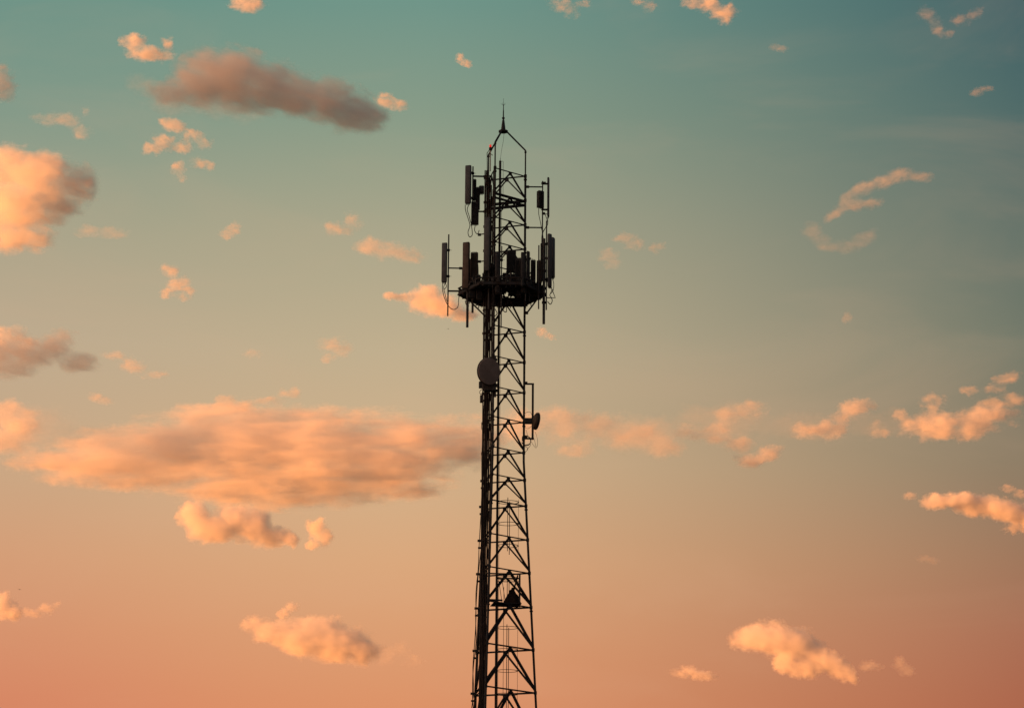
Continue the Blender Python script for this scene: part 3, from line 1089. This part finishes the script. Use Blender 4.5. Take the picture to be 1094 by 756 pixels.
def cloud(label, lobes, tau=5.0, amp=2.6, soft=0.6, size=13.0, tilt=0.0, off=0.2, depth=1.0, alt=1500.0, steps=0.32, warp=1.9, stretch=1.15, zc=None):
    """lobes: (x, y, rx, ry[, tilt in degrees, + = rising to the right]) in photo pixels"""
    NOISE_SEED[0] += 1
    seed = NOISE_SEED[0]
    rj = random.Random(sum(ord(ch) * (q_ + 3) for q_, ch in enumerate(label)))
    cx = sum(l[0] for l in lobes) / len(lobes)
    cy = sum(l[1] for l in lobes) / len(lobes)
    Y = (zc or alt * (1.0 + 0.1 * rj.random())) / (P(cx, cy, 1.0).z - CAM.z)
    c0 = P(cx, cy, Y)
    k = (c0 - CAM).dot(Fw) / F
    ls = []
    for l in lobes:
        x, y, rx, ry = l[:4]
        a = R(l[4]) if len(l) > 4 else 0.0
        ry_ = ry * 1.06
        rd = math.sqrt(rx * ry) * depth
        q = P(x, y, Y) - c0
        q.y += rj.uniform(-.25, .25) * rd * k * (0.2 if stretch > 2 else 1)
        ls.append((tuple(q), (rx * 1.22 * k, rd * k, ry_ * 1.18 * k), a))
    bm = bmesh.new()
    for c, r, a in ls:
        mt = Matrix.Translation(c) @ Matrix.Rotation(-a, 4, 'Y') @ Matrix.Diagonal((*r, 1))
        bmesh.ops.create_icosphere(bm, subdivisions=3, radius=1.17, matrix=mt)
    me = bpy.data.meshes.new('cloud_raw')
    bm.to_mesh(me)
    bm.free()
    o = bpy.data.objects.new('cloud', me)
    COL.objects.link(o)
    if len(lobes) > 1:
        md = o.modifiers.new('r', 'REMESH')
        md.mode = 'VOXEL'
        md.voxel_size = max(min(min(r) for _, r, _ in ls) * 0.22, 1.0)
        dg = bpy.context.evaluated_depsgraph_get()
        me2 = bpy.data.meshes.new_from_object(o.evaluated_get(dg))
        o.modifiers.clear()
        o.data = me2
        me2.name = 'cloud'
        bpy.data.meshes.remove(me)
    o.location = c0
    thick = min(sum(r[1] for _, r, _ in ls) / len(ls), 60 * k)
    mat = cloud_material('cloud_vapour', k, ls, tau, amp, soft, size, R(tilt), seed, off, thick, warp, stretch)
    mat.cycles.volume_step_rate = steps
    try:
        mat.cycles.volume_sampling = 'MULTIPLE_IMPORTANCE'
    except Exception:
        pass
    o.data.materials.clear()
    o.data.materials.append(mat)
    tag(o, label, 'cloud', 'clouds in the dusk sky')
    return o


cloud('small ragged bright cream cloud left of the long dark cloud', [(143, 45, 14, 10), (150, 57, 16, 10), (166, 57, 16, 9), (178, 50, 9, 11), (181, 61, 8, 7)], 3.0, 4.0, 0.9, 9, off=0.47)
cloud('long grey-brown cloud sloping down right toward the mast tip', [(184, 97, 28, 14), (222, 82, 34, 32), (254, 86, 34, 34), (286, 93, 36, 27), (318, 102, 34, 23), (350, 110, 34, 23), (380, 118, 30, 22), (400, 124, 16, 16)], 5.0, 3.2, 0.9, 13, -18, depth=1.2, warp=1.7, stretch=1.8, off=0.26, zc=1020)
cloud('little cream puff cut by the top edge of the sky, upper left', [(258, 0, 14, 10), (270, 4, 14, 10)], 2.5, 3.75, 0.9, 9)
cloud('thin flat peach wisp below the grey-brown edge cloud', [(50, 127, 18, 7), (72, 129, 18, 8), (91, 121, 5, 7), (88, 142, 12, 9)], 0.9, 4.0, 1.0, 10, off=0.42)
cloud('small dim mauve cloud at the left edge, second from top', [(0, 82, 14, 14), (4, 96, 14, 12)], 2.4, 3.0, 1.1, 12, zc=1060)
cloud('big bright peach heap cloud at the upper left edge', [(8, 182, 36, 26), (42, 190, 40, 28), (78, 197, 28, 24), (14, 222, 40, 32), (56, 214, 32, 24), (6, 248, 32, 22), (36, 254, 24, 16)], 4.5, 3.4, 0.8, 15, -10, depth=1.0, warp=1.8, off=0.34, stretch=1.4, alt=1300)
cloud('torn peach wisps below the long grey-brown cloud', [(186, 135, 16, 8, -20), (205, 146, 17, 7, -25), (218, 154, 10, 6), (175, 150, 14, 8), (162, 159, 12, 7), (193, 158, 14, 7), (215, 174, 13, 8, -20), (191, 180, 7, 10), (192, 190, 6, 6)], 1.65, 4.5, 0.9, 9, -25, off=0.42, alt=1260)
cloud('small peach dab at the right tip of the long dark cloud', [(414, 107, 13, 7, -15), (428, 112, 10, 6)], 1.5, 4.0, 0.9, 8)
cloud('tiny slanting peach fleck alone above left of the mast tip', [(492, 62, 6, 5, -30), (498, 67, 7, 4, -30)], 1.35, 3.75, 0.9, 6, -30)
cloud('faint peach wisp at the top edge above the mast', [(600, 5, 14, 8), (612, 13, 8, 9), (624, 4, 12, 6)], 1.35, 4.5, 1.0, 9, off=0.52)
cloud('faint smaller wisp at the top edge, right of the one above the mast', [(686, 2, 14, 6), (694, 7, 8, 6)], 1.2, 4.25, 1.0, 8, off=0.47)
cloud('ragged pink cloud at the top edge, right of centre', [(742, 3, 16, 7), (760, 6, 16, 9), (772, 16, 14, 10), (782, 10, 8, 9)], 2.6, 4.0, 0.9, 9, off=0.47)
cloud('dim V-shaped pink wisp near the top right corner', [(990, 14, 9, 9), (1000, 28, 13, 9, -45), (1010, 36, 9, 6), (1026, 20, 12, 7), (1042, 15, 12, 6, 20)], 0.72, 4.25, 1.0, 9, off=0.47)
cloud('barely visible pink streak below the ragged pink top cloud', [(832, 51, 11, 4, -10)], 0.38, 3.25, 1.1, 6, off=0.10)
cloud('faint small pink streak high near the right edge', [(1043, 99, 9, 4), (1055, 95, 10, 4)], 0.52, 3.5, 1.1, 6)
cloud('thin arching pink cloud high on the right', [(980, 189, 16, 7), (962, 188, 20, 8, 8), (942, 194, 20, 8, 16), (922, 202, 18, 8, 26), (906, 210, 13, 7, 38)], 0.98, 3.4, 1.0, 8, 15, off=0.34, warp=1.2)
cloud('short pink bar cloud tucked under the arching one', [(930, 217, 17, 6, 5), (912, 219, 19, 7, 8), (893, 228, 16, 6, 36)], 0.98, 3.2, 1.0, 8, 10, off=0.3, warp=1.2)
cloud('faint bowl-shaped pink wisp below the arching cloud on the right', [(868, 247, 11, 10), (880, 259, 18, 8, -30), (902, 264, 22, 7), (922, 257, 20, 8, 28)], 0.41, 3.2, 1.1, 9, off=0.26, warp=1.2)
cloud('small peach tuft alone between the big left cloud and the long low one', [(181, 291, 11, 10), (190, 303, 16, 10), (200, 312, 11, 8), (178, 314, 9, 7)], 2.4, 4.0, 0.9, 9, off=0.50)
cloud('tiny peach puff right of the big left heap cloud', [(245, 248, 11, 8), (252, 242, 8, 7)], 1.2, 3.75, 1.0, 8, off=0.42)
cloud('peach wisp thickening to the right, left of the antennas', [(378, 236, 11, 11), (362, 246, 18, 8), (398, 262, 20, 9), (418, 269, 20, 10), (438, 273, 20, 8)], 1.5, 3.75, 1.0, 11, -15, off=0.44)
cloud('faint peach streak right of the big left heap cloud', [(92, 246, 14, 6), (118, 249, 22, 6)], 0.6, 3.75, 1.1, 9)
cloud('bright peach cloud peeking out just left of the platform', [(426, 317, 14, 5), (456, 318, 20, 14), (473, 327, 22, 12), (494, 335, 16, 9)], 4.0, 3.0, 0.9, 12, -20, depth=1.2)
cloud('dusky rose cloud at the left edge under a bright ragged crest', [(2, 378, 26, 17), (36, 378, 30, 17), (62, 372, 22, 18), (84, 387, 22, 12), (10, 390, 30, 15)], 3.2, 3.0, 0.9, 13, -15, depth=1.2, warp=1.6, stretch=1.4, off=0.3, zc=1080)
cloud('bright ragged cream crest above the dusky rose cloud at the left edge', [(2, 360, 18, 12), (20, 358, 14, 11), (30, 366, 12, 8)], 1.65, 3.6, 0.9, 9, -15, off=0.4)
cloud('short peach dash right of the dusky rose cloud', [(122, 380, 14, 6), (142, 389, 17, 8, -22), (166, 400, 15, 5)], 1.35, 3.75, 1.0, 9, -20, off=0.44)
cloud('thin little peach streak under the dusky rose cloud', [(108, 426, 15, 4.5, -12)], 0.9, 3.25, 1.0, 7, -12)
cloud('small soft peach puff midway between the left edge and the mast', [(356, 369, 19, 9), (368, 372, 14, 8), (352, 382, 10, 6)], 1.2, 3.75, 1.0, 10, off=0.44)
cloud('very faint peach fleck left of the soft mid-sky puff', [(270, 377, 10, 5)], 0.45, 3.0, 1.1, 7)
cloud('narrow peach wisps riding above the long low cloud', [(240, 430, 16, 8), (262, 433, 18, 6), (286, 428, 22, 5, 8), (311, 421, 14, 6)], 1.35, 3.75, 1.0, 10, off=0.32)
cloud('huge long salmon cloud bank stretching from the left to the mast',
      [(66, 492, 62, 15), (125, 484, 70, 26), (190, 484, 80, 40), (262, 482, 90, 50), (340, 488, 90, 50), (415, 486, 84, 44), (480, 474, 60, 28), (130, 506, 90, 17), (290, 524, 110, 19), (410, 520, 70, 16), (235, 452, 60, 22), (330, 448, 70, 14)],
      5.5, 3.7, 0.9, 14, 0, depth=0.85, steps=0.18, warp=1.7, stretch=2.8, off=0.36)
cloud('soft broken peach cloud directly behind and right of the mast', [(560, 455, 34, 20), (598, 452, 32, 18), (640, 456, 34, 18), (676, 464, 34, 18), (705, 477, 30, 12), (614, 481, 26, 9)], 1.9, 3.5, 1.1, 16, off=0.38, alt=1300)
cloud('peach cloud with two bright knots, third group right of the mast', [(800, 438, 18, 10), (777, 446, 18, 11), (764, 462, 22, 12), (738, 462, 20, 9), (790, 474, 16, 11)], 1.65, 3.75, 1.0, 12, off=0.40, alt=1260)
cloud('small bright peach loaf under the two-knot cloud', [(800, 491, 18, 9), (820, 485, 18, 9, 15), (832, 479, 9, 6)], 3.0, 3.25, 0.9, 10, 12, off=0.42)
cloud('salmon cloud of two joined puffs right of the two-knot cloud', [(864, 460, 20, 9), (886, 458, 20, 11), (897, 446, 16, 9, 30), (915, 437, 22, 10, 5)], 2.8, 3.75, 0.9, 11, off=0.40)
cloud('tiny salmon scrap right of the two joined puffs', [(937, 455, 10, 6), (941, 462, 11, 5)], 1.2, 3.75, 1.0, 8, off=0.42)
cloud('large lumpy orange-pink cloud near the right edge', [(986, 455, 24, 16), (1008, 455, 26, 17), (1034, 460, 28, 12), (1062, 443, 30, 12), (1040, 447, 30, 12), (997, 430, 14, 12), (965, 444, 12, 7)], 3.2, 3.5, 0.9, 13, off=0.40)
cloud('small orange-pink puffs above the lumpy right-hand cloud', [(1074, 405, 18, 7, 8), (1064, 414, 16, 7), (1084, 427, 16, 9), (1035, 418, 11, 6), (1062, 428, 18, 6)], 1.5, 4.0, 1.0, 10, off=0.47)
cloud('soft salmon cloud fragment at the left edge beside the long bank', [(6, 440, 26, 13), (22, 452, 30, 16), (4, 470, 34, 15)], 2.4, 3.0, 1.1, 16)
cloud('bright orange twin-humped cloud under the long bank', [(208, 551, 17, 15), (226, 565, 26, 14), (250, 556, 21, 17), (272, 561, 21, 18), (292, 573, 22, 11), (310, 577, 9, 8)], 4.0, 2.25, 0.7, 13, -8, depth=1.2, off=0.10)
cloud('small round orange puff right of the twin-humped cloud', [(338, 565, 11, 12), (346, 572, 11, 10), (334, 582, 7, 6)], 2.7, 2.75, 0.75, 9, depth=1.2, alt=1280)
cloud('orange puff cut by the left edge, low in the sky', [(2, 645, 15, 13), (12, 653, 14, 9)], 4.0, 3.0, 0.8, 10)
cloud('thin row of orange crumbs right of the low left-edge puff', [(34, 654, 15, 5), (50, 650, 11, 6, 10), (62, 646, 5, 5)], 1.5, 3.5, 0.9, 7)
cloud('large ragged orange cloud low, left of the mast', [(276, 667, 16, 9), (294, 674, 26, 13), (326, 679, 34, 20), (360, 686, 36, 20), (386, 695, 22, 14), (345, 668, 22, 10)], 4.0, 2.75, 0.7, 13, -12, depth=1.2)
cloud('tiny orange knot above the ragged low cloud', [(312, 648, 9, 5), (302, 655, 8, 5)], 2.4, 3.5, 0.9, 6)
cloud('dim orange tail between the ragged low cloud and the mast', [(412, 699, 16, 10), (430, 694, 10, 9), (442, 705, 12, 7)], 0.75, 3.5, 1.1, 10, off=0.40)
cloud('vivid orange arched cloud low on the right', [(804, 681, 21, 14), (826, 682, 26, 17), (850, 687, 26, 17, -15), (870, 697, 24, 15, -30), (888, 709, 22, 12, -38), (904, 719, 16, 7, -30), (838, 705, 14, 13), (862, 713, 18, 10)], 4.2, 2.5, 0.7, 13, -25, depth=1.2, alt=1400)
cloud('flat small orange streak left of the vivid arched cloud', [(736, 717, 18, 6), (750, 721, 18, 5, -8)], 2.4, 3.25, 0.9, 8)
cloud('faint orange dab right of the vivid arched cloud', [(928, 711, 11, 6), (938, 712, 8, 4)], 1.05, 3.5, 1.0, 7, alt=1260)
cloud('dusky slanting fleck farthest right of the vivid arched cloud', [(961, 708, 9, 7, -40), (969, 715, 9, 6, -10)], 1.05, 3.25, 1.0, 8, -35, alt=1240)
cloud('long tapering orange cloud entering from the right edge', [(1004, 536, 20, 8), (1024, 535, 24, 9), (1048, 539, 28, 11, -8), (1074, 545, 28, 12, -18), (1096, 552, 22, 14), (1082, 565, 11, 5)], 5.0, 2.88, 0.75, 12, -12, depth=1.1, alt=1260)
cloud('tiny orange fleck left of the long tapering cloud', [(973, 529, 8, 4)], 1.35, 2.75, 0.9, 6, alt=1300)
cloud('little orange shreds above the long tapering cloud', [(1078, 522, 10, 4, -15), (1092, 527, 8, 5)], 1.2, 3.25, 1.0, 6)
cloud('faint peach dabs in a pair, right of the antennas', [(668, 255, 13, 7), (678, 260, 12, 7), (702, 264, 9, 8)], 0.98, 3.75, 1.0, 8, off=0.42, alt=1260)
cloud('pale smear below left of the paired peach dabs', [(650, 273, 13, 8), (655, 282, 9, 6)], 0.45, 3.5, 1.1, 8, alt=1260)
cloud('tiny slanting peach fleck right of the mast below the platform', [(580, 355, 8, 5, -20), (588, 359, 7, 3, -25)], 1.35, 3.0, 1.0, 6)
cloud('minute pink speck alone in the sky far right of the dish', [(905, 339, 6, 6)], 0.45, 3.0, 1.1, 6)
cloud('very faint orange streak below the long tapering cloud', [(992, 597, 13, 4, -8)], 0.38, 2.75, 1.1, 7, alt=1300)
cloud('thin peach veil joining the broken clouds right of the mast', [(700, 460, 66, 15), (780, 452, 66, 20), (860, 452, 60, 17), (935, 452, 54, 14)], 0.55, 3.2, 1.2, 20, off=0.34, stretch=2.2, depth=0.8)
cloud('thin peach veil under the soft fragment at the left edge', [(30, 456, 66, 22), (90, 466, 60, 14)], 0.8, 3.0, 1.2, 18, off=0.3, stretch=2.2, depth=0.8)
cloud('thin dusky veil trailing left of the long grey-brown cloud', [(158, 92, 24, 12, -20), (180, 110, 30, 12, -15), (240, 118, 50, 10, -8)], 0.6, 3.2, 1.2, 14, off=0.3, stretch=1.8, zc=1150)
